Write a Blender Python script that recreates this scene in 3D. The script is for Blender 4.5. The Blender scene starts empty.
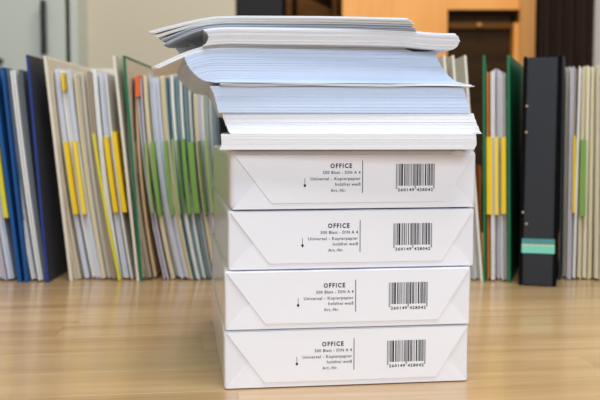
import bpy, bmesh, math, random
from mathutils import Vector, noise

# ------------------------------------------------------------------ camera
scene = bpy.context.scene
cam_data = bpy.data.cameras.new('camera')
cam = bpy.data.objects.new('camera', cam_data)
scene.collection.objects.link(cam)
cam.location = (0.0, 0.0, 0.2185)
cam.rotation_euler = (math.pi / 2 - 0.0756, 0.0, 0.0)
cam_data.sensor_width = 36.0
cam_data.lens = 936.55 / 600.0 * 36.0
cam_data.clip_start = 0.02
cam_data.dof.use_dof = True
cam_data.dof.focus_distance = 0.80
cam_data.dof.aperture_fstop = 9.5
scene.camera = cam

# ------------------------------------------------------------------ world, lights, exposure
world = bpy.data.worlds.new('room_daylight')
scene.world = world
world.use_nodes = True
wbg = world.node_tree.nodes['Background']
wbg.inputs['Color'].default_value = (0.90, 0.95, 1.0, 1.0)
wbg.inputs['Strength'].default_value = 0.24

def area_light(name, loc, target, sx, sy, power, color):
    ld = bpy.data.lights.new(name, 'AREA')
    ld.shape = 'RECTANGLE'
    ld.size, ld.size_y = sx, sy
    ld.energy = power
    ld.color = color
    o = bpy.data.objects.new(name, ld)
    o.location = loc
    o.rotation_euler = (Vector(target) - Vector(loc)).to_track_quat('-Z', 'Y').to_euler()
    scene.collection.objects.link(o)
    return o

# the window of the room, well behind the camera, and the ceiling lamp over the desk
area_light('window_light', (0.5, -2.4, 1.75), (0.05, 0.9, 0.15), 2.2, 1.3, 46.0, (0.92, 0.96, 1.0))
area_light('ceiling_lamp_light', (0.15, 0.35, 1.9), (0.1, 0.95, 0.0), 1.3, 0.8, 22.0, (0.96, 0.98, 1.0))
area_light('back_fill_light', (0.25, 2.1, 1.9), (0.3, 2.4, 0.0), 0.9, 0.3, 13.0, (1.0, 0.88, 0.70))  # added warm fill that brightens the back wall and orange cupboard

vs = scene.view_settings
vs.view_transform = 'Standard'
vs.look = 'None'
vs.gamma = 1.0
vs.use_curve_mapping = False
vs.exposure = 0.40
# ------------------------------------------------------------------ helpers
C = scene.collection
rnd = random.Random(11)

def srgb(h):
    h = h.lstrip('#')
    v = [int(h[i:i + 2], 16) / 255.0 for i in (0, 2, 4)]
    return tuple((c / 12.92 if c <= 0.04045 else ((c + 0.055) / 1.055) ** 2.4) for c in v) + (1.0,)

MATS = {}

def material(key, color, rough=0.6, spec=0.4, var=0.06, scale=(30, 30, 30), bump=0.0, bump_scale=60.0,
             coat=0.0, coat_rough=0.1, trans=0.0):
    """Principled material with a soft procedural colour variation and optional relief."""
    m = bpy.data.materials.new(key)
    m.use_nodes = True
    nt = m.node_tree
    b = nt.nodes['Principled BSDF']
    base = srgb(color)
    tc = nt.nodes.new('ShaderNodeTexCoord')
    mp = nt.nodes.new('ShaderNodeMapping')
    mp.inputs['Scale'].default_value = scale
    nz = nt.nodes.new('ShaderNodeTexNoise')
    nz.inputs['Scale'].default_value = 1.0
    nz.inputs['Detail'].default_value = 4.0
    mix = nt.nodes.new('ShaderNodeMix')
    mix.data_type = 'RGBA'
    mix.inputs[6].default_value = tuple(c * (1 - var) for c in base[:3]) + (1,)
    mix.inputs[7].default_value = tuple(min(1.0, c * (1 + var)) for c in base[:3]) + (1,)
    nt.links.new(tc.outputs['Object'], mp.inputs['Vector'])
    nt.links.new(mp.outputs['Vector'], nz.inputs['Vector'])
    nt.links.new(nz.outputs['Fac'], mix.inputs[0])
    nt.links.new(mix.outputs[2], b.inputs['Base Color'])
    b.inputs['Roughness'].default_value = rough
    b.inputs['Specular IOR Level'].default_value = spec
    b.inputs['Coat Weight'].default_value = coat
    b.inputs['Coat Roughness'].default_value = coat_rough
    b.inputs['Transmission Weight'].default_value = trans
    if bump:
        n2 = nt.nodes.new('ShaderNodeTexNoise')
        n2.inputs['Scale'].default_value = bump_scale
        n2.inputs['Detail'].default_value = 3.0
        bp = nt.nodes.new('ShaderNodeBump')
        bp.inputs['Strength'].default_value = bump
        bp.inputs['Distance'].default_value = 0.002
        nt.links.new(tc.outputs['Object'], n2.inputs['Vector'])
        nt.links.new(n2.outputs['Fac'], bp.inputs['Height'])
        nt.links.new(bp.outputs['Normal'], b.inputs['Normal'])
        if coat:
            nt.links.new(bp.outputs['Normal'], b.inputs['Coat Normal'])
    MATS[key] = m
    return m

def wood_material(key, light, dark, rough, along, coat=0.0, spread=0.0, fine=1.0):
    """Long grained wood; every board differs a little (Object Info random)."""
    m = bpy.data.materials.new(key)
    m.use_nodes = True
    nt = m.node_tree
    b = nt.nodes['Principled BSDF']
    tc = nt.nodes.new('ShaderNodeTexCoord')
    oi = nt.nodes.new('ShaderNodeObjectInfo')
    add = nt.nodes.new('ShaderNodeVectorMath'); add.operation = 'ADD'
    mul = nt.nodes.new('ShaderNodeVectorMath'); mul.operation = 'SCALE'
    comb = nt.nodes.new('ShaderNodeCombineXYZ')
    for i in range(3):
        nt.links.new(oi.outputs['Random'], comb.inputs[i])
    mul.inputs['Scale'].default_value = 37.0
    nt.links.new(comb.outputs[0], mul.inputs[0])
    nt.links.new(tc.outputs['Object'], add.inputs[0])
    nt.links.new(mul.outputs[0], add.inputs[1])
    mp = nt.nodes.new('ShaderNodeMapping')
    mp.inputs['Scale'].default_value = tuple((2.2 if i == along else 38.0 * fine) for i in range(3))
    nt.links.new(add.outputs[0], mp.inputs['Vector'])
    nz = nt.nodes.new('ShaderNodeTexNoise')
    nz.inputs['Scale'].default_value = 1.0
    nz.inputs['Detail'].default_value = 7.0
    nz.inputs['Roughness'].default_value = 0.6
    nz.inputs['Distortion'].default_value = 0.5
    nt.links.new(mp.outputs[0], nz.inputs['Vector'])
    ramp = nt.nodes.new('ShaderNodeValToRGB')
    ramp.color_ramp.elements[0].position = 0.30
    ramp.color_ramp.elements[0].color = srgb(dark)
    ramp.color_ramp.elements[1].position = 0.62
    ramp.color_ramp.elements[1].color = srgb(light)
    nt.links.new(nz.outputs['Fac'], ramp.inputs['Fac'])
    hsv = nt.nodes.new('ShaderNodeHueSaturation')
    mr = nt.nodes.new('ShaderNodeMapRange')
    mr.inputs['To Min'].default_value = 1.0 - spread
    mr.inputs['To Max'].default_value = 1.0 + spread
    nt.links.new(oi.outputs['Random'], mr.inputs['Value'])
    nt.links.new(mr.outputs[0], hsv.inputs['Value'])
    nt.links.new(ramp.outputs[0], hsv.inputs['Color'])
    nt.links.new(hsv.outputs[0], b.inputs['Base Color'])
    b.inputs['Roughness'].default_value = rough
    b.inputs['Coat Weight'].default_value = coat
    b.inputs['Coat Roughness'].default_value = 0.17
    MATS[key] = m
    return m

def link(name, me, mat, parent=None):
    o = bpy.data.objects.new(name, me)
    C.objects.link(o)
    if mat is not None:
        me.materials.clear()
        me.materials.append(MATS[mat])
    if parent is not None:
        o.parent = parent
    return o

def obj(name, bm, mat, parent=None, smooth=False):
    me = bpy.data.meshes.new(name)
    bmesh.ops.recalc_face_normals(bm, faces=bm.faces[:])
    bm.to_mesh(me)
    bm.free()
    if smooth:
        for p in me.polygons:
            p.use_smooth = True
    return link(name, me, mat, parent)

def empty(name, loc, rz=0.0, parent=None):
    o = bpy.data.objects.new(name, None)
    o.empty_display_size = 0.02
    C.objects.link(o)
    o.location = loc
    o.rotation_euler = (0, 0, rz)
    if parent is not None:
        o.parent = parent
    return o

def tag(o, label, cat, group=None):
    o['label'] = label
    o['category'] = cat
    if group:
        o['group'] = group
    return o

def structure(o, label=None):
    o['kind'] = 'structure'
    if label:
        o['label'] = label
        o['category'] = o.name.split('_')[0]
    return o

def hexa(bm, pts):
    """eight points: bottom ring 0-3, top ring 4-7"""
    v = [bm.verts.new(p) for p in pts]
    for f in ((3, 2, 1, 0), (4, 5, 6, 7), (0, 1, 5, 4), (1, 2, 6, 5), (2, 3, 7, 6), (3, 0, 4, 7)):
        bm.faces.new([v[i] for i in f])

def box(bm, x0, x1, y0, y1, z0, z1):
    hexa(bm, [(x0, y0, z0), (x1, y0, z0), (x1, y1, z0), (x0, y1, z0),
              (x0, y0, z1), (x1, y0, z1), (x1, y1, z1), (x0, y1, z1)])

def box_obj(name, mat, parent, x0, x1, y0, y1, z0, z1, bevel=0.0, segs=2):
    bm = bmesh.new()
    box(bm, x0, x1, y0, y1, z0, z1)
    if bevel:
        bmesh.ops.bevel(bm, geom=bm.edges[:], offset=bevel, segments=segs, affect='EDGES', profile=0.6)
    return obj(name, bm, mat, parent)

# ------------------------------------------------------------------ materials
material('wall_beige', '#CFC6B2', 0.85, 0.2, 0.03, (2, 2, 2), 0.05, 40)
material('wall_pale', '#D6CFC4', 0.85, 0.2, 0.03, (2, 2, 2))
material('carpet', '#6E675E', 0.95, 0.1, 0.15, (60, 60, 60), 0.4, 300)
material('cupboard_grey', '#C9CFC6', 0.5, 0.4, 0.02, (3, 3, 3))
material('gap_dark', '#23282A', 0.7, 0.2, 0.05)
material('black_plastic', '#101316', 0.35, 0.5, 0.1)
material('niche_dark', '#2A2522', 0.8, 0.2, 0.12, (5, 5, 5))
material('charcoal_panel', '#18161A', 0.6, 0.3, 0.08, (6, 6, 6))
wood_material('orange_wood', '#F2A848', '#E69638', 0.45, 2, 0.1, 0.03, 0.4)
wood_material('amber_wood', '#C88A3E', '#B07632', 0.5, 2, 0.1, 0.03, 0.5)
wood_material('brown_wood', '#6E4923', '#4C3117', 0.6, 0, 0.0, 0.05, 0.5)
wood_material('dark_wood', '#3C2A18', '#2A1C0F', 0.6, 0, 0.0, 0.05, 0.5)
for k in ('dark_wood', 'brown_wood'):
    MATS[k].node_tree.nodes['Principled BSDF'].inputs['Roughness'].default_value = 0.85
    MATS[k].node_tree.nodes['Principled BSDF'].inputs['Specular IOR Level'].default_value = 0.15
material('curtain_brown', '#4A3932', 0.9, 0.1, 0.2, (8, 8, 1.0))
wood_material('beech', '#D0AE7E', '#B1895A', 0.36, 0, 0.65, 0.035, 1.0)
material('joint', '#8A6238', 0.7, 0.2, 0.05)
material('steel_grey', '#8A8D90', 0.4, 0.5, 0.05)

material('wrapper', '#EFF0F8', 0.30, 0.5, 0.015, (25, 25, 25), 0.06, 28, 0.8, 0.10)
material('wrapper_flap', '#F3F4FC', 0.34, 0.45, 0.012, (25, 25, 25), 0.16, 34, 0.25, 0.15)
material('ink', '#0E0E12', 0.6, 0.3, 0.05)
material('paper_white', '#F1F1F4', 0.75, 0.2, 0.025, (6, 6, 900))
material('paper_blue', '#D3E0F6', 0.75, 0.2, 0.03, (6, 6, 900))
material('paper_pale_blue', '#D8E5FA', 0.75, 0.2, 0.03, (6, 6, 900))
material('paper_grey', '#ECEDF2', 0.7, 0.2, 0.03, (6, 6, 900))
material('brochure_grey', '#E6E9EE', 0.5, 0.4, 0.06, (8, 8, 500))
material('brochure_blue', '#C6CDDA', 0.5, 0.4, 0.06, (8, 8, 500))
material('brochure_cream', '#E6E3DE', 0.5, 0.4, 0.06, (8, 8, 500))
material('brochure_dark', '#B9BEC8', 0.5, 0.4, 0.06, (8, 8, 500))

for k, c in {'white': '#E6E6E4', 'bluewhite': '#D4D9E6', 'lilac': '#C2BDC9', 'cream': '#DCD0AC', 'ivory': '#E0D6BA',
             'creamgrey': '#CFC8B8', 'beige': '#CFC4AE', 'taupe': '#A89A88', 'tan': '#D8B98C', 'grey': '#BFBFC0',
             'slate': '#6E7780', 'teal': '#6F8A90', 'greygreen': '#A3ADA2', 'orange': '#D98A3A'}.items():
    material('sheet_' + k, c, 0.55, 0.35, 0.05, (20, 4, 6))
for k, c in {'yellow': '#E8C41C', 'yellow2': '#E9CF4A', 'yellowgreen': '#D6CE3A', 'green': '#76A04C', 'green2': '#8FA86C',
             'green3': '#587A3C', 'orange': '#D9682E'}.items():
    material('tab_' + k, c, 0.45, 0.4, 0.06, (12, 12, 12))
for k, c in {'blue': '#0A4E8E', 'navy': '#383B45', 'royal': '#1B3580', 'cream': '#E0D9C8', 'lining': '#CFC5B0',
             'green': '#0B6B42', 'white': '#E2DFD4', 'black': '#08080B', 'slate': '#2C2E33'}.items():
    material('cover_' + k, c, 0.5, 0.4, 0.06, (40, 40, 40), 0.12, 900)
MATS['cover_black'].node_tree.nodes['Principled BSDF'].inputs['Roughness'].default_value = 0.85
MATS['cover_black'].node_tree.nodes['Principled BSDF'].inputs['Specular IOR Level'].default_value = 0.1
material('spine_cloth', '#23272F', 0.55, 0.4, 0.14, (500, 500, 500), 0.3, 1500)
material('label_mint', '#7FD2BE', 0.6, 0.3, 0.03)
material('label_teal', '#4F8F92', 0.6, 0.3, 0.03)
material('label_cream', '#D8E2B8', 0.6, 0.3, 0.03)
material('brass', '#B9A070', 0.35, 0.6, 0.05)
material('folder_orange', '#D07A2A', 0.6, 0.3, 0.05)

# ------------------------------------------------------------------ setting
FZ = -0.74
bm = bmesh.new(); box(bm, -2.4, 2.4, -0.6, 3.9, FZ - 0.02, FZ)
structure(obj('floor', bm, 'carpet'))
WY = 2.93
bm = bmesh.new(); box(bm, -2.4, -0.200, WY, WY + 0.08, FZ, 1.9)
structure(obj('wall_back', bm, 'wall_beige'))
bm = bmesh.new(); box(bm, 0.905, 2.4, WY, WY + 0.08, FZ, 1.9)
structure(obj('wall_right', bm, 'wall_pale'))
bm = bmesh.new(); box(bm, -2.48, -2.4, -0.6, WY + 0.08, FZ, 1.9)
structure(obj('wall_left', bm, 'wall_beige'))
bm = bmesh.new()
box(bm, -0.28, 0.98, 3.42, 3.5, FZ, 1.9)
structure(obj('wall_niche', bm, 'niche_dark'))

# grey built-in cupboard on the left
cup = tag(empty('grey_cupboard', (-1.15, 2.8, FZ)), 'pale grey cupboard with black bar handle against the beige wall', 'cupboard')
def cb(name, mat, x0, x1, y0, y1, z0, z1, parent=cup, bevel=0.003):
    return box_obj(name, mat, parent, x0 + 1.15, x1 + 1.15, y0 - 2.8, y1 - 2.8, z0 - FZ, z1 - FZ, bevel)
cb('carcass', 'gap_dark', -1.74, -0.664, 2.823, 2.928, FZ, 1.8)
cb('side_panel', 'cupboard_grey', -0.6815, -0.6575, 2.80, 2.929, FZ, 1.82)
d = cb('door', 'cupboard_grey', -1.22, -0.6945, 2.80, 2.820, FZ + 0.05, 1.8)
dh = cb('door_handle', 'black_plastic', 0, 0.017, 2.773, 2.787, 0.0, 0.158, d, 0.005)
# handle is placed in the door's own frame (the door mesh is built in the cupboard's frame)
dh.location = (-0.761, 0, 0.438)
for zz in (0.455, 0.575):
    h = cb('handle_post', 'black_plastic', -0.758, -0.749, 2.785, 2.801, zz, zz + 0.012, d, 0.002)
cb('door_edge', 'cupboard_grey', -0.738, -0.7365, 2.7985, 2.802, FZ + 0.05, 1.8, d, 0.0)
d2 = cb('door', 'cupboard_grey', -1.74, -1.224, 2.80, 2.820, FZ + 0.05, 1.8)
cb('lock_handle', 'black_plastic', -0.93, -0.879, 2.775, 2.80, 0.412, 0.427, d, 0.004)

# dark recess between wall and orange cupboard: charcoal panel and leaning brown board
o = tag(empty('charcoal_cabinet', (-0.12, 3.0, FZ)), 'tall charcoal cabinet in the recess beside the beige wall', 'cabinet')
box_obj('door', 'charcoal_panel', o, -0.078, 0.066, -0.04, -0.02, 0.02, 2.5, 0.004)
box_obj('body', 'charcoal_panel', o, -0.078, 0.066, -0.019, 0.38, 0.0, 2.52, 0.004)
box_obj('door_handle', 'steel_grey', o, 0.045, 0.055, -0.055, -0.0405, 0.95, 1.1, 0.003)
o = tag(empty('brown_shelf', (0.02, 3.05, FZ)), 'brown wooden shelf unit in the recess behind the paper pile', 'shelf')
box_obj('side', 'brown_wood', o, -0.066, -0.046, 0, 0.30, 0, 2.5, 0.002)
box_obj('side', 'brown_wood', o, 0.084, 0.102, 0, 0.30, 0, 2.5, 0.002)
box_obj('back', 'dark_wood', o, -0.0459, 0.0839, 0.28, 0.30, 0, 2.5, 0.0)
for zz in (0.45, 0.80, 1.285, 1.62):
    box_obj('shelf_board', 'brown_wood', o, -0.0458, 0.0838, 0.0, 0.279, zz, zz + 0.022, 0.002)
bm = bmesh.new()
hexa(bm, [(-0.03, 0.02, 1.308), (0.08, 0.02, 1.308), (0.08, 0.2, 1.308), (-0.03, 0.2, 1.308),
          (-0.03, 0.02, 1.40), (0.08, 0.02, 1.345), (0.08, 0.2, 1.345), (-0.03, 0.2, 1.40)])
bmesh.ops.bevel(bm, geom=bm.edges[:], offset=0.004, segments=2, affect='EDGES')
tag(obj('wooden_box', bm, 'brown_wood'), 'sloping brown wooden box on the shelf in the recess', 'box').location = (0.02, 3.05, FZ)

# orange wood cupboard with an open dark compartment
oc = tag(empty('orange_cupboard', (0.43, 2.9, FZ)), 'tall orange wood cupboard with an open dark compartment', 'cupboard')
def ob(name, mat, x0, x1, y0, y1, z0, z1, parent=oc, bevel=0.002):
    return box_obj(name, mat, parent, x0 - 0.43, x1 - 0.43, y0 - 2.9, y1 - 2.9, z0 - FZ, z1 - FZ, bevel)
NT = 0.583
ob('door', 'orange_wood', 0.130, 0.4517, 2.90, 2.922, FZ + 0.04, 1.7, oc, 0.0005)
ob('upper_panel', 'orange_wood', 0.4519, 0.6715, 2.90, 2.922, NT, 1.7, oc, 0.0005)
ob('side', 'amber_wood', 0.130, 0.150, 2.923, 3.40, FZ, 1.72)
ob('side', 'amber_wood', 0.672, 0.720, 2.895, 3.40, FZ, 1.72)
ob('inner_post', 'orange_wood', 0.655, 0.6715, 2.899, 2.95, FZ + 0.04, 0.543)
ob('divider', 'dark_wood', 0.440, 0.4515, 2.923, 3.38, FZ, NT)
ob('back', 'dark_wood', 0.151, 0.671, 3.385, 3.40, FZ, 1.7)
ob('compartment_top', 'dark_wood', 0.452, 0.6715, 2.923, 3.38, NT - 0.012, NT)
ob('fascia', 'dark_wood', 0.453, 0.6545, 2.935, 2.95, 0.5495, 0.570)  # added board, so the deeply shaded gap shows dark brown instead of black
sb = ob('shelf_board', 'brown_wood', 0.453, 0.654, 2.925, 3.38, 0.528, 0.549)
k = ob('knob', 'amber_wood', 0.545, 0.560, 2.912, 2.925, 0.532, 0.544, sb, 0.004)  # amber block standing in for the highlight on the shelf edge
df = ob('drawer_front', 'dark_wood', 0.454, 0.653, 2.94, 2.958, 0.05, 0.527)
ob('plinth', 'dark_wood', 0.151, 0.671, 2.94, 3.38, FZ, FZ + 0.039)

# dark brown curtain with folds
bm = bmesh.new()
n = 44
ring = []
for j, zz in enumerate((FZ + 0.02, 0.2, 1.1, 1.85)):
    row = []
    for i in range(n + 1):
        u = i / n
        a = 0.012 + 0.004 * math.sin(3.1 * j)
        row.append(bm.verts.new((0.728 + 0.172 * u, 2.90 + a * math.sin(u * 2 * math.pi * 4.5) + 0.004 * math.sin(u * 31), zz)))
    ring.append(row)
for j in range(3):
    for i in range(n):
        bm.faces.new((ring[j][i], ring[j][i + 1], ring[j + 1][i + 1], ring[j + 1][i]))
g = bmesh.ops.solidify(bm, geom=bm.faces[:], thickness=0.003)
cur = tag(empty('curtain', (0, 0, 0)), 'dark brown curtain hanging beside the orange cupboard', 'curtain')
obj('fabric', bm, 'curtain_brown', cur, True)
box_obj('rail', 'brown_wood', cur, 0.722, 0.904, 2.89, 2.91, 1.851, 1.875, 0.003)

# ------------------------------------------------------------------ desk of beech staves
DA = 0.130
desk = tag(empty('desk', (0.0, 0.785, FZ), DA), 'beech wood desk of long staves carrying the paper pile and binders', 'desk')
ROW = 0.075
TH = 0.028
stave_rows = range(-5, 15)
ds = random.Random(5)
v_off = -0.0066          # a joint line passes just in front of the pile
stave_meshes = {}
def stave(u0, u1, v0, v1):
    g = 0.00004
    bm = bmesh.new()
    box(bm, u0 + g, u1 - g, v0 + g, v1 - g, -FZ - TH, -FZ)
    top = [e for e in bm.edges if all(abs(vv.co.z + FZ) < 1e-6 for vv in e.verts)]
    bmesh.ops.bevel(bm, geom=top, offset=0.00015, segments=1, affect='EDGES')
    obj('stave', bm, 'beech', desk)
for r in stave_rows:
    v0 = v_off + r * ROW
    cuts = [-1.15]
    if r == -1:
        cuts += [-0.62, -0.0545, 0.71]
    elif r == 4:
        cuts += [-0.70, -0.215, 0.44]
    else:
        x = -1.15 + ds.uniform(0.25, 0.7)
        while x < 1.1:
            cuts.append(x)
            x += ds.uniform(0.5, 0.85)
    cuts.append(1.25)
    for a, b_ in zip(cuts[:-1], cuts[1:]):
        stave(a, b_, v0, v0 + ROW)
box_obj('apron', 'joint', desk, -1.1, 1.2, v_off - 4.6 * ROW, v_off + 14.6 * ROW, -FZ - 0.05, -FZ - TH - 0.0003, 0.0)
for sx in (-1.05, 1.13):
    for sy in (-0.32, 1.02):
        box_obj('leg', 'steel_grey', desk, sx - 0.025, sx + 0.025, sy - 0.025, sy + 0.025, 0.0, -FZ - 0.0503, 0.004)

# ------------------------------------------------------------------ reams
W, DPT, H = 0.21, 0.297, 0.0503
def rounded_box(seed, amp, bev=0.0022):
    bm = bmesh.new()
    box(bm, 0.0006, W - 0.0006, 0.0004, DPT - 0.0004, 0.0002, H - 0.0002)
    bmesh.ops.bevel(bm, geom=bm.edges[:], offset=bev, segments=3, affect='EDGES', profile=0.5)
    long_e = [e for e in bm.edges if e.calc_length() > 0.03]
    bmesh.ops.subdivide_edges(bm, edges=long_e, cuts=9, use_grid_fill=True)
    for v in bm.verts:
        p = v.co
        n_ = noise.noise(Vector((p.x * 26 + seed * 9.1, p.y * 26, p.z * 30)))
        n2 = noise.noise(Vector((p.x * 70 + seed * 5.1, p.y * 60, p.z * 70 + 4)))
        if 0.003 < p.z < H - 0.003:
            if p.x < 0.001: p.x += amp * (0.7 + n_)
            if p.x > W - 0.001: p.x -= amp * (0.7 + n_)
        elif p.z >= H - 0.003:
            p.z -= amp * max(0.0, n2 + 0.25) * 0.9
    return bm

def poly_plate(pts, y0, y1):
    """polygon in the x-z plane given thickness along y"""
    bm = bmesh.new()
    a = [bm.verts.new((x, y0, z)) for x, z in pts]
    b = [bm.verts.new((x, y1, z)) for x, z in pts]
    bm.faces.new(a)
    bm.faces.new(list(reversed(b)))
    for i in range(len(pts)):
        j = (i + 1) % len(pts)
        bm.faces.new((a[i], b[i], b[j], a[j]))
    return bm

def text_verts(body, width, cap, x, z, y, align='L', bold=0.0, space=1.0):
    """flat lettering as faces in the x-z plane, fitted to width and capital height"""
    cu = bpy.data.curves.new('lettering', 'FONT')
    cu.body = body
    cu.size = 1.0
    cu.offset = bold
    cu.space_character = space
    cu.resolution_u = 2
    t = bpy.data.objects.new('lettering', cu)
    C.objects.link(t)
    dg = bpy.context.evaluated_depsgraph_get()
    dg.update()
    me = bpy.data.meshes.new_from_object(t.evaluated_get(dg))
    bpy.data.objects.remove(t)
    bpy.data.curves.remove(cu)
    xs = [v.co.x for v in me.vertices]
    sx = width / (max(xs) - min(xs))
    sz = cap / 0.72
    x0 = x if align == 'L' else x - width
    for v in me.vertices:
        v.co = ((v.co.x - min(xs)) * sx + x0, y, v.co.y * sz + z)
    return me

def join_meshes(name, meshes):
    bm = bmesh.new()
    for me in meshes:
        bm.from_mesh(me)
        bpy.data.meshes.remove(me)
    out = bpy.data.meshes.new(name)
    bm.to_mesh(out)
    bm.free()
    return out

LC = ['0001101', '0011001', '0010011', '0111101', '0100011', '0110001', '0101111', '0111011', '0110111', '0001011']
def barcode_bits(digits):
    s = '101'
    for c in digits[:6]: s += LC[int(c)]
    s += '01010'
    for c in digits[6:]: s += ''.join('1' if k == '0' else '0' for k in LC[int(c)])
    return s + '101'

PY = -0.00135
def ream_print():
    out = {}
    out['heading_text'] = text_verts('OFFICE', 0.0182, 0.0038, 0.0850, 0.0352, PY, bold=0.034, space=1.3)
    out['product_text'] = join_meshes('product_text', [
        text_verts('500 Blatt - DIN A 4', 0.0315, 0.0026, 0.1103, 0.0302, PY, 'R', 0.014, 1.15),
        text_verts('Universal - Kopierpapier', 0.0418, 0.0026, 0.1103, 0.0250, PY, 'R', 0.014, 1.15),
        text_verts('holzfrei wei\u00df', 0.0212, 0.0026, 0.1103, 0.0203, PY, 'R', 0.014, 1.15),
        text_verts('Art.-Nr.', 0.0128, 0.0026, 0.0853, 0.0152, PY, 'L', 0.014, 1.15)])
    bits = barcode_bits('260149428042')
    x0, x1 = 0.1405, 0.1737
    mw = (x1 - x0) / len(bits)
    bm = bmesh.new()
    i = 0
    while i < len(bits):
        if bits[i] == '1':
            j = i
            while j < len(bits) and bits[j] == '1': j += 1
            guard = i < 3 or i > len(bits) - 4 or 45 <= i <= 49
            zb = 0.0172 if guard else 0.0198
            bm.faces.new([bm.verts.new(p) for p in ((x0 + i * mw, PY, zb), (x0 + j * mw, PY, zb), (x0 + j * mw, PY, 0.0383), (x0 + i * mw, PY, 0.0383))])
            i = j
        else:
            i += 1
    me = bpy.data.meshes.new('barcode'); bm.to_mesh(me); bm.free()
    out['barcode'] = me
    out['barcode_digits'] = join_meshes('barcode_digits', [
        text_verts('260149', 0.0140, 0.0025, x0 + 0.0016, 0.0152, PY, bold=0.025, space=1.2),
        text_verts('428042', 0.0140, 0.0025, x0 + 0.0178, 0.0152, PY, bold=0.025, space=1.2)])
    bm = bmesh.new()
    bm.faces.new([bm.verts.new(p) for p in ((0.1118, PY, 0.0142), (0.1124, PY, 0.0142), (0.1124, PY, 0.0413), (0.1118, PY, 0.0413))])
    me = bpy.data.meshes.new('divider_line'); bm.to_mesh(me); bm.free()
    out['divider_line'] = me
    bm = bmesh.new()
    bm.faces.new([bm.verts.new(p) for p in ((0.0635, PY, 0.0212), (0.0639, PY, 0.0212), (0.0639, PY, 0.0268), (0.0635, PY, 0.0268))])
    bm.faces.new([bm.verts.new(p) for p in ((0.0637, PY, 0.0190), (0.0648, PY, 0.0205), (0.0645, PY, 0.0216), (0.0629, PY, 0.0216), (0.0626, PY, 0.0205))])
    me = bpy.data.meshes.new('arrow_mark'); bm.to_mesh(me); bm.free()
    out['arrow_mark'] = me
    return out
PRINT = ream_print()

SX = 1.0125     # the wrapper is a little wider than the sheets
REAMS = [(-0.0630, 0.7716, 0.1296, 'white wrapped ream of office paper at the bottom, standing on the desk', 0.0),
         (-0.0621, 0.7702, 0.1297, 'white wrapped ream of office paper, second from the desk', 0.0002),
         (-0.0590, 0.7716, 0.1341, 'white wrapped ream of office paper, third from the desk', 0.0008),
         (-0.0572, 0.7712, 0.1414, 'topmost wrapped ream of office paper, right under the loose sheets', 0.0010)]
for i, (rx, ry, ra, lab, du) in enumerate(REAMS):
    rx -= 0.0012
    ca, sa = math.cos(ra), math.sin(ra)
    root = tag(empty('paper_ream', (rx + 0.105 * SX * ca - 0.1485 * sa, ry + 0.105 * SX * sa + 0.1485 * ca, i * H), ra), lab, 'paper ream', 'wrapped reams in the pile')
    off = (-0.105 * SX, -0.1485, 0)
    parts = []
    parts.append(obj('wrapper', rounded_box(i, 0.0004, 0.0048 if i == 3 else 0.0022), 'wrapper', root, True))
    tw = 0.0032 if i == 3 else 0.0     # the opened top ream has slumped a little
    fz = ds.uniform(-0.0005, 0.0008)
    parts.append(obj('bottom_flap', poly_plate([(0.0024, 0.0012), (0.2076, 0.0012), (0.187, 0.0245), (0.0225, 0.0245)], -0.00025, 0.0006), 'wrapper_flap', root))
    parts.append(obj('front_flap', poly_plate([(0.0022 + tw * 0.7, 0.0492 - tw), (0.0335 + fz, 0.0064 + fz), (0.035 + fz, 0.0056 + fz), (0.1795 + fz, 0.0056 + fz), (0.181 + fz, 0.0064 + fz), (0.2078 - tw * 0.7, 0.0492 - tw)], -0.0012, 0.0006), 'wrapper_flap', root))
    bc = None
    for nm, me in PRINT.items():
        o = link(nm, me, 'ink', root)
        if nm == 'barcode': bc = o
        if nm == 'barcode_digits':
            o.parent = bc
            o.location = (0, 0, 0)
        else:
            o.location = (off[0] + du - 0.0026, off[1], 0)
            o.scale.x = SX
    for p in parts:
        p.location = off
        p.scale.x = SX
    if i == 3:
        # crumpled corner of the opened wrapper
        bm = bmesh.new()
        bmesh.ops.create_icosphere(bm, subdivisions=3, radius=1.0)
        for v in bm.verts:
            q = v.co.copy()
            nn = noise.noise(q * 2.3) * 0.45
            v.co = Vector((q.x * 0.011, q.y * 0.0022, q.z * 0.0028)) * (1 + nn)
        o = obj('crumpled_fold', bm, 'wrapper_flap', root, False)
        o.location = (0.1955 - 0.105, 0.0010 - 0.1485, 0.0462)

# ------------------------------------------------------------------ loose sheets on top of the reams
U_GRID = [0, .03, .06, .10, .14, .19, .25, .35, .5, .65, .8, .88, .94, 1.0]
V_GRID = [0, .25, .6, 1.0]
def slab(bm, xl, yf, rot, w, dp, z0, th, bend, ox, oy, oz):
    ca, sa = math.cos(rot), math.sin(rot)
    top, bot = [], []
    for v in V_GRID:
        rt, rb = [], []
        for u in U_GRID:
            lx, ly = u * w, v * dp
            g = bend(xl + lx, ly)
            px, py = xl + lx * ca - ly * sa - ox, yf + lx * sa + ly * ca - oy
            rb.append(bm.verts.new((px, py, z0 + g - oz)))
            rt.append(bm.verts.new((px, py, z0 + th + g - oz)))
        top.append(rt); bot.append(rb)
    nu, nv = len(U_GRID), len(V_GRID)
    for j in range(nv - 1):
        for i in range(nu - 1):
            bm.faces.new((top[j][i], top[j][i + 1], top[j + 1][i + 1], top[j + 1][i]))
            bm.faces.new((bot[j][i], bot[j + 1][i], bot[j + 1][i + 1], bot[j][i + 1]))
    for i in range(nu - 1):
        bm.faces.new((bot[0][i], bot[0][i + 1], top[0][i + 1], top[0][i]))
        bm.faces.new((bot[-1][i], top[-1][i], top[-1][i + 1], bot[-1][i + 1]))
    for j in range(nv - 1):
        bm.faces.new((bot[j][0], top[j][0], top[j + 1][0], bot[j + 1][0]))
        bm.faces.new((bot[j][-1], bot[j + 1][-1], top[j + 1][-1], top[j][-1]))

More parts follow.
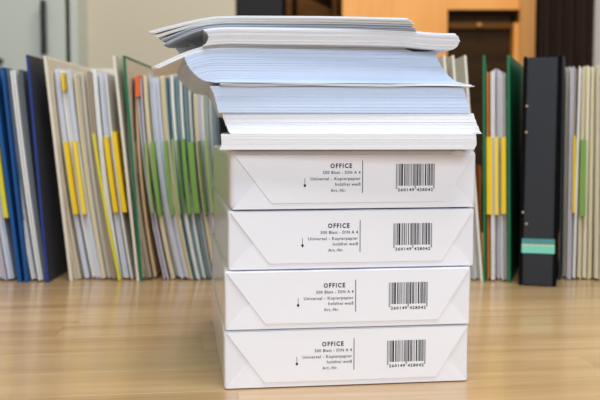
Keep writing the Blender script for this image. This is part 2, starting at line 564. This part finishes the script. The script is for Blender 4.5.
def lerp_table(tab, t):
    for a, b in zip(tab[:-1], tab[1:]):
        if t <= b[0] + 1e-9:
            k = (t - a[0]) / (b[0] - a[0])
            return [a[i] + (b[i] - a[i]) * k for i in range(1, len(a))]
    return list(tab[-1][1:])

def paper_stack(name, label, mat, z0, z1, n, tab, bend=lambda x, y: 0.0, jit=(0.0002, 0.00014, 0.0006), w=0.21, dp=0.297, seed=1, cat='paper stack', group=None, part='sheets'):
    """tab rows: (t, x of the near left corner, y of the near left corner, rotation)"""
    r = random.Random(seed)
    x0, y0, a0 = tab[0][1:4]
    ox = x0 + 0.105 * math.cos(a0) - 0.148 * math.sin(a0)
    oy = y0 + 0.105 * math.sin(a0) + 0.148 * math.cos(a0)
    root = tag(empty(name, (ox, oy, z0)), label, cat, group)
    bm = bmesh.new()
    dz = (z1 - z0) / n
    for i in range(n):
        t = i / max(1, n - 1)
        xl, yf, ro = lerp_table(tab, t)[:3]
        slab(bm, xl + r.gauss(0, jit[0]), yf + r.gauss(0, jit[1]), ro + r.gauss(0, jit[2]), w, dp, z0 + i * dz, dz * 0.995, bend, ox, oy, z0)
    obj(part, bm, mat, root)
    return root

def soft(x, x0, k, e):
    d_ = max(0.0, x0 - x)
    return -k * (math.sqrt(d_ * d_ + e * e) - e)
def sstep(a, b, x):
    t = min(1.0, max(0.0, (x - a) / (b - a)))
    return t * t * (3 - 2 * t)

paper_stack('paper_stack', 'white loose paper stack lying directly on the topmost ream', 'paper_white', 0.2016, 0.2144, 24,
            [(0, -0.0652, 0.759, 0.078), (0.3, -0.0635, 0.759, 0.078), (1, -0.0638, 0.759, 0.078)], seed=1, group='loose paper stacks')
paper_stack('paper_stack', 'white loose paper stack fanned out to the right, below the pale blue one', 'paper_white', 0.2146, 0.2316, 34,
            [(0, -0.0575, 0.770, 0.078), (0.5, -0.0612, 0.771, 0.078), (1, -0.0640, 0.772, 0.078)], seed=2, group='loose paper stacks')
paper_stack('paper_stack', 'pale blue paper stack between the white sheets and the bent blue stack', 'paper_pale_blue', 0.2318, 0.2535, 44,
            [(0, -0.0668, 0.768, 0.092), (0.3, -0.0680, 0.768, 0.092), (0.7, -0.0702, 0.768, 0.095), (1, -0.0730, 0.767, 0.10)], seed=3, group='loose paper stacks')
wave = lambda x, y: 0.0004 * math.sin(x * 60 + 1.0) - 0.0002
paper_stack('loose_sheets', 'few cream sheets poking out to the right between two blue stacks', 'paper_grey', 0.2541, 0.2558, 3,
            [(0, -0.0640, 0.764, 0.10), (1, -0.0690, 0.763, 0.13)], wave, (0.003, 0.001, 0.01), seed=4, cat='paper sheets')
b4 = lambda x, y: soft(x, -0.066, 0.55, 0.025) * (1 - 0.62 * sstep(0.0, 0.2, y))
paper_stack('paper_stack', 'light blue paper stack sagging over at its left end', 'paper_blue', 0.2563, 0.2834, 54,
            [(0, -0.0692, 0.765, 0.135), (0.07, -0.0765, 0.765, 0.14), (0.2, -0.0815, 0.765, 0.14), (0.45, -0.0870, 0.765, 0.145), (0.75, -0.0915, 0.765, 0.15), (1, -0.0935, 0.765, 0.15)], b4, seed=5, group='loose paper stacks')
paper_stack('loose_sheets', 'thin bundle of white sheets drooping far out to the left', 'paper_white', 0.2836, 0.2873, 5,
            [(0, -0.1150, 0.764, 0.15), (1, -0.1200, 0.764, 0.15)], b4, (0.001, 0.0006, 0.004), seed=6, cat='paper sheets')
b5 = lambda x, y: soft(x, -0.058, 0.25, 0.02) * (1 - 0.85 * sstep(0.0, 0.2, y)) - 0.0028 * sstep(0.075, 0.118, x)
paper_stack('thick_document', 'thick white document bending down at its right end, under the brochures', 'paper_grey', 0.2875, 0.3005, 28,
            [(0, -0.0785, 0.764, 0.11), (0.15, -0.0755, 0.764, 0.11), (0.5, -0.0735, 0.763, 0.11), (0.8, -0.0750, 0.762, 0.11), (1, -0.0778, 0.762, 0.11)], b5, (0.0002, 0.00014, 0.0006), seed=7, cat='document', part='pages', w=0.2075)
def b6(k):
    return lambda x, y: (soft(x, -0.058, 0.25, 0.02) + soft(x, -0.078, k, 0.012)) * (1 - 0.85 * sstep(0.0, 0.2, y)) - 0.0012 * sstep(0.02, 0.10, x)
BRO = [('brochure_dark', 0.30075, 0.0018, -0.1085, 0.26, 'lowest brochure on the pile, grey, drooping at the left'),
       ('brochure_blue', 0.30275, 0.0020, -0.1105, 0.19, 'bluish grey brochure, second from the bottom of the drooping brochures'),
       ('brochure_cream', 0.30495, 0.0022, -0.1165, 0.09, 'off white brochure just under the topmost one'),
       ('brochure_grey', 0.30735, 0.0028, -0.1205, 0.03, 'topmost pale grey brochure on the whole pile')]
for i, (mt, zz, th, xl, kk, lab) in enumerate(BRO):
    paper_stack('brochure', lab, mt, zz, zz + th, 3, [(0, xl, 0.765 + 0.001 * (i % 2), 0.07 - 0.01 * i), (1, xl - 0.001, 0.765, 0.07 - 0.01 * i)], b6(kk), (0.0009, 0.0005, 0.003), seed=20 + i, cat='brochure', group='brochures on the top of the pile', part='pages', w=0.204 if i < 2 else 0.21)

# ------------------------------------------------------------------ binders
SHEETS_Z = [(-0.4364, -0.4675, 0.0085, 'white'), (-0.4265, -0.456, 0.0085, 'lilac'), (-0.4163, -0.4478, 0.0071, 'bluewhite')]
SHEETS_A = [(-0.3818, -0.4172, 0.0057, 'white'), (-0.376, -0.4108, 0.0057, 'slate'), (-0.3705, -0.4019, 0.0057, 'white'), (-0.3665, -0.3935, 0.0071, 'slate')]
SHEETS_B = [(-0.3203, -0.3533, 0.0085, 'beige'), (-0.3087, -0.3438, 0.0085, 'bluewhite'), (-0.297, -0.3358, 0.0071, 'white'), (-0.29, -0.327, 0.0085, 'bluewhite'), (-0.283, -0.3167, 0.0043, 'cream'), (-0.276, -0.308, 0.0114, 'creamgrey'), (-0.2676, -0.2962, 0.0085, 'taupe'), (-0.259, -0.2879, 0.0057, 'white'), (-0.2504, -0.2794, 0.0085, 'bluewhite'), (-0.2416, -0.2725, 0.0043, 'white')]
SHEETS_C = [(-0.2191, -0.2434, 0.0085, 'taupe'), (-0.2106, -0.2341, 0.0043, 'tan'), (-0.1941, -0.2293, 0.0071, 'lilac'), (-0.184, -0.2212, 0.0057, 'cream'), (-0.1783, -0.2155, 0.0043, 'grey'), (-0.168, -0.2072, 0.0128, 'bluewhite'), (-0.1581, -0.1957, 0.0071, 'cream'), (-0.1526, -0.1877, 0.0071, 'teal'), (-0.1469, -0.182, 0.0043, 'white'), (-0.1427, -0.176, 0.0057, 'teal'), (-0.1385, -0.1702, 0.0043, 'white'), (-0.1327, -0.1645, 0.0057, 'teal'), (-0.1285, -0.1587, 0.0043, 'white'), (-0.1242, -0.1537, 0.0043, 'slate'), (-0.1208, -0.1493, 0.0043, 'cream'), (-0.1157, -0.1448, 0.0057, 'lilac'), (-0.1115, -0.1398, 0.0028, 'white'), (-0.1072, -0.1351, 0.0057, 'greygreen'), (-0.1014, -0.1294, 0.0043, 'white'), (-0.0972, -0.1244, 0.0057, 'teal'), (-0.0929, -0.1193, 0.0043, 'slate')]
SHEETS_D1 = [(0.2051, 0.1771, 0.0099, 'white'), (0.2165, 0.1883, 0.0099, 'creamgrey'), (0.2251, 0.1968, 0.0057, 'grey')]
SHEETS_D2 = [(0.2509, 0.223, 0.0071, 'grey'), (0.258, 0.2309, 0.0057, 'white')]
SHEETS_E = [(0.2703, 0.2649, 0.0051, 'orange'), (0.276, 0.2705, 0.0057, 'white'), (0.2826, 0.276, 0.0057, 'lilac'), (0.2883, 0.2816, 0.0043, 'white'), (0.294, 0.287, 0.005, 'grey')]
SHEETS_G = [(0.3811, 0.379, 0.0071, 'creamgrey'), (0.3868, 0.3851, 0.0057, 'lilac'), (0.3911, 0.3897, 0.0036, 'taupe'), (0.3938, 0.3959, 0.0043, 'white'), (0.401, 0.4012, 0.0057, 'cream'), (0.4082, 0.4075, 0.0057, 'ivory'), (0.4155, 0.4137, 0.0057, 'cream'), (0.4242, 0.4205, 0.0071, 'ivory'), (0.4327, 0.429, 0.0071, 'cream'), (0.4413, 0.4375, 0.0071, 'white'), (0.4499, 0.4459, 0.0071, 'ivory'), (0.4587, 0.4527, 0.0057, 'cream')]
TABS_Z = [(-0.425, 0.007, 'yellowgreen', 0.0925, 0.2031, 0.1466)]
TABS_B = [(-0.3305, 0.007, 'yellow', 0.0968, 0.2003, 0.1607), (-0.3178, 0.0063, 'yellow2', 0.0968, 0.2017, 0.1607), (-0.3372, 0.0035, 'yellow', 0.2733, 0.2984, 0.2872), (-0.2725, 0.007, 'yellow', 0.0996, 0.2073, 0.1607), (-0.2597, 0.007, 'yellow', 0.0996, 0.2144, 0.1607)]
TABS_C = [(-0.2192, 0.0042, 'green2', 0.0982, 0.1989, 0.1749), (-0.2093, 0.0056, 'green', 0.0953, 0.2003, 0.1749), (-0.1909, 0.0056, 'green', 0.0953, 0.2017, 0.1749), (-0.1803, 0.0042, 'green2', 0.0968, 0.2045, 0.1749), (-0.1732, 0.0042, 'green3', 0.0968, 0.2031, 0.1749), (-0.1655, 0.0056, 'green', 0.0968, 0.2045, 0.1749), (-0.1549, 0.0092, 'green', 0.0982, 0.2003, 0.1749), (-0.1421, 0.0042, 'green3', 0.0968, 0.2017, 0.1749), (-0.1329, 0.0056, 'green2', 0.0982, 0.2031, 0.1749), (-0.2312, 0.007, 'orange', 0.2649, 0.2942, 0.2803)]
TABS_E = [(0.2682, 0.0085, 'yellow', 0.0968, 0.2073, 0.1607), (0.2781, 0.0056, 'yellow2', 0.0968, 0.2073, 0.1607), (0.288, 0.007, 'yellow', 0.0982, 0.2073, 0.1607)]
TABS_G = [(0.3908, 0.0042, 'yellow', 0.0982, 0.2087, 0.1749), (0.4031, 0.0085, 'green', 0.0939, 0.2031, 0.1749)]

BH = 0.322

def lean_slab(xb, xt, th, y0, y1, z0, z1, h, bow=0.0, nz=1, xshift_back=0.0):
    """standing slab leaning sideways, optionally bowed; xb, xt: centre x at z=0 and z=h"""
    bm = bmesh.new()
    rows = []
    for j in range(nz + 1):
        z = z0 + (z1 - z0) * j / nz
        s = z / h
        x = xb + (xt - xb) * s + bow * 4 * s * (1 - s)
        rows.append([bm.verts.new(p) for p in ((x - th / 2, y0, z), (x + th / 2, y0, z), (x + th / 2 + xshift_back, y1, z), (x - th / 2 + xshift_back, y1, z))])
    for a, b in zip(rows[:-1], rows[1:]):
        for k in range(4):
            l = (k + 1) % 4
            bm.faces.new((a[k], a[l], b[l], b[k]))
    bm.faces.new(list(reversed(rows[0])))
    bm.faces.new(rows[-1])
    return bm

def binder(name, label, X0, Y0, yaw, left, right, sheets, tabs, outer, inner=None, spine=True, depth=0.285, bow=0.0, th=0.0036,
           sheet_h=0.297, cat='binder', group=None, splay=0.0, edge=None, cover_h=BH, spine_h=None, spine_y=None, left_h=None):
    """left / right: (x bottom, x top) of the covers in world x; None where the cover is missing"""
    root = tag(empty(name, (X0, Y0, 0.0), yaw), label, cat, group)
    outs = outer if isinstance(outer, tuple) else (outer, outer)
    for k, (cv, sgn) in enumerate(((left, 1), (right, -1))):
        if cv is None:
            continue
        sp = splay if sgn < 0 else 0.0
        ht = left_h if (left_h and sgn > 0) else cover_h
        c = obj('cover', lean_slab(cv[0] - X0, cv[1] - X0, th, 0.0, depth, 0.0003, ht, cover_h, xshift_back=sp), outs[k], root)
        if inner:
            obj('lining', lean_slab(cv[0] - X0 + sgn * (th / 2 + 0.0004), cv[1] - X0 + sgn * (th / 2 + 0.0004), 0.0006, 0.004, depth - 0.003, 0.004, cover_h - 0.004, cover_h, xshift_back=sp), inner, c)
        if edge and sgn < 0:
            obj('edge_piping', lean_slab(cv[0] - X0, cv[1] - X0, th + 0.0004, -0.0012, -0.0001, 0.0003, cover_h, cover_h), edge, c)
    if spine and left and right:
        e = th / 2
        ky = depth + 0.0002 if spine_y is None else spine_y
        fl = lambda z: left[0] + (left[1] - left[0]) * z / cover_h - X0 - e
        fr = lambda z: right[0] + (right[1] - right[0]) * z / cover_h - X0 + e + splay
        bm = bmesh.new()
        zs = spine_h or cover_h
        hexa(bm, [(fl(0), ky, 0.0003), (fr(0), ky, 0.0003), (fr(0), ky + 0.0028, 0.0003), (fl(0), ky + 0.0028, 0.0003),
                  (fl(zs), ky, zs), (fr(zs), ky, zs), (fr(zs), ky + 0.0028, zs), (fl(zs), ky + 0.0028, zs)])
        obj('spine', bm, outs[0], root)
    r = random.Random(len(label))
    for xb, xt, w, c in sheets:
        # a bundle of a few leaves with slightly uneven edges
        n_ = max(1, int(round(w / 0.0023)))
        bm = bmesh.new()
        z_top = sheet_h + r.uniform(-0.005, 0.002)
        yb = 0.014 + r.uniform(-0.004, 0.006)
        for q in range(n_):
            dx = w * ((q + 0.5) / n_ - 0.5)
            part = lean_slab(xb - X0 + dx, xt - X0 + dx + r.uniform(-0.0004, 0.0004), w / n_ * 0.80, yb + r.uniform(-0.005, 0.005), depth - 0.03,
                             0.0008 + r.uniform(0, 0.004), z_top + r.uniform(-0.003, 0.001), 0.3, bow, 8)
            me = bpy.data.meshes.new('leaf'); part.to_mesh(me); part.free()
            bm.from_mesh(me); bpy.data.meshes.remove(me)
        obj('sheet_bundle', bm, 'sheet_' + c, root)
    lean = 0.0
    if sheets:
        lean = (sheets[0][1] - sheets[0][0]) / 0.3
    for x, w, c, z0, z1, zr in tabs:
        # the tab follows the leaning, bowed sheets
        s = zr / 0.3
        xb = x - lean * zr - bow * 4 * s * (1 - s)
        obj('index_tab', lean_slab(xb - X0, xb + lean * 0.3 - X0, w * 0.9, 0.004, 0.06, z0, z1, 0.3, bow, 5), 'tab_' + c, root)
    return root

def shifted(rows, db, dt):
    return [(xb + db, xt + dt, w, c) for xb, xt, w, c in rows]

GR = 'binders standing along the back of the desk'
binder('ring_binder', 'blue ring binder at the far left edge, cut off by the frame', -0.43, 1.325, 0.0,
       (-0.470, -0.505), (-0.4000, -0.4325), SHEETS_Z, TABS_Z, 'cover_blue', bow=-0.004, group=GR, th=0.005, cover_h=0.305)
binder('ring_binder', 'blue and navy ring binder with two grey bundles, beside the cream binder', -0.372, 1.322, 0.0,
       (-0.3900, -0.419), (-0.3595, -0.3815), shifted(SHEETS_A, -0.0015, -0.004), [], ('cover_blue', 'cover_navy'), group=GR, bow=-0.002, th=0.0034, edge='cover_royal', left_h=0.305, spine_y=0.2, sheet_h=0.306)
b = binder('ring_binder', 'cream ring binder with yellow index tabs, left of the green one', -0.28, 1.335, 0.0,
       (-0.3295, -0.3610), (-0.2330, -0.2630), shifted(SHEETS_B, -0.002, -0.005), TABS_B, 'cover_cream', 'cover_lining', group=GR, bow=-0.004, sheet_h=0.303)
obj('divider_strip', lean_slab(-0.2600 + 0.28, -0.3040 + 0.28, 0.0035, 0.002, 0.2, 0.001, 0.212, 0.3, -0.004, 6), 'tab_yellowgreen', b)
binder('ring_binder', 'green ring binder with a row of green index tabs, left of the pile', -0.16, 1.335, 0.0,
       (-0.2280, -0.2490), (-0.0790, -0.1060), shifted(SHEETS_C, 0.0, -0.001), TABS_C, 'cover_green', 'cover_lining', group=GR, bow=-0.0075, spine_h=0.29)
binder('document_folder', 'white folder mostly hidden behind the right side of the paper pile', 0.20, 1.33, 0.0,
       (0.185, 0.158), (0.2335, 0.2030), SHEETS_D1, [], 'cover_white', group=GR, th=0.003)
binder('document_folder', 'white folder peeking out right of the paper pile, beside the green binder', 0.25, 1.33, 0.0,
       (0.2430, 0.2155), (0.2610, 0.2325), SHEETS_D2, [], 'cover_white', group=GR, th=0.003, sheet_h=0.285)
binder('ring_binder', 'green ring binder with yellow index tabs, left of the black binder', 0.28, 1.325, -0.20,
       (0.2640, 0.2585), (0.2985, 0.2920), SHEETS_E, TABS_E, 'cover_green', None, group=GR, splay=0.030, spine_h=0.27, sheet_h=0.304)
binder('document_folder', 'cream paper filled folder at the right edge, beside the black binder', 0.42, 1.33, -0.28,
       (0.3740, 0.3730), (0.4650, 0.4600), SHEETS_G, TABS_G, 'cover_slate', None, group=GR, th=0.0025, spine_h=0.27, sheet_h=0.308)
tag(obj('orange_folder', lean_slab(0, -0.004, 0.0026, 0, 0.20, 0, 0.165, 0.165), 'folder_orange'),
    'narrow orange folder wedged between white folder and green binder', 'folder').location = (0.2656, 1.36, 0.0003)

# black lever arch binder, spine towards the camera
bl = tag(empty('lever_arch_binder', (0.3305, 1.292, 0.0), -0.28), 'black lever arch binder with a mint label strip on its spine', 'binder', GR)
def leanbox(name, mat, parent, x0, x1, y0, y1, z0, z1, k=0.004, bevel=0.0):
    bm = bmesh.new()
    hexa(bm, [(x + k * z, y, z) for z in (z0, z1) for (x, y) in ((x0, y0), (x1, y0), (x1, y1), (x0, y1))])
    if bevel:
        bmesh.ops.bevel(bm, geom=bm.edges[:], offset=bevel, segments=3, affect='EDGES')
    return obj(name, bm, mat, parent)
leanbox('spine', 'spine_cloth', bl, -0.0203, 0.0203, 0.0, 0.004, 0.0006, 0.3165, bevel=0.0012)
leanbox('cover', 'cover_black', bl, -0.0255, -0.0205, 0.001, 0.285, 0.0003, 0.318, bevel=0.0008)
leanbox('cover', 'cover_black', bl, 0.0205, 0.0255, 0.001, 0.285, 0.0003, 0.318, bevel=0.0008)
leanbox('sheet_bundle', 'sheet_creamgrey', bl, -0.018, 0.018, 0.05, 0.27, 0.006, 0.30)
lb = leanbox('spine_label', 'label_mint', bl, -0.0222, 0.0222, -0.0010, -0.0002, 0.0465, 0.0665)
leanbox('label_band', 'label_teal', lb, -0.0222, 0.0222, -0.0013, -0.00105, 0.0588, 0.0665)
leanbox('label_line', 'label_cream', lb, -0.0222, 0.0222, -0.0014, -0.00105, 0.0572, 0.0587)
for rx_, rz_ in ((-0.0195, 0.250), (-0.0195, 0.214), (-0.0215, 0.103), (-0.0165, 0.087)):
    bm = bmesh.new()
    bmesh.ops.create_uvsphere(bm, u_segments=10, v_segments=6, radius=0.0018)
    for v in bm.verts: v.co.y *= 0.5
    o = obj('rivet', bm, 'brass', bl, True)
    o.location = (rx_ + 0.004 * rz_, -0.0004, rz_)
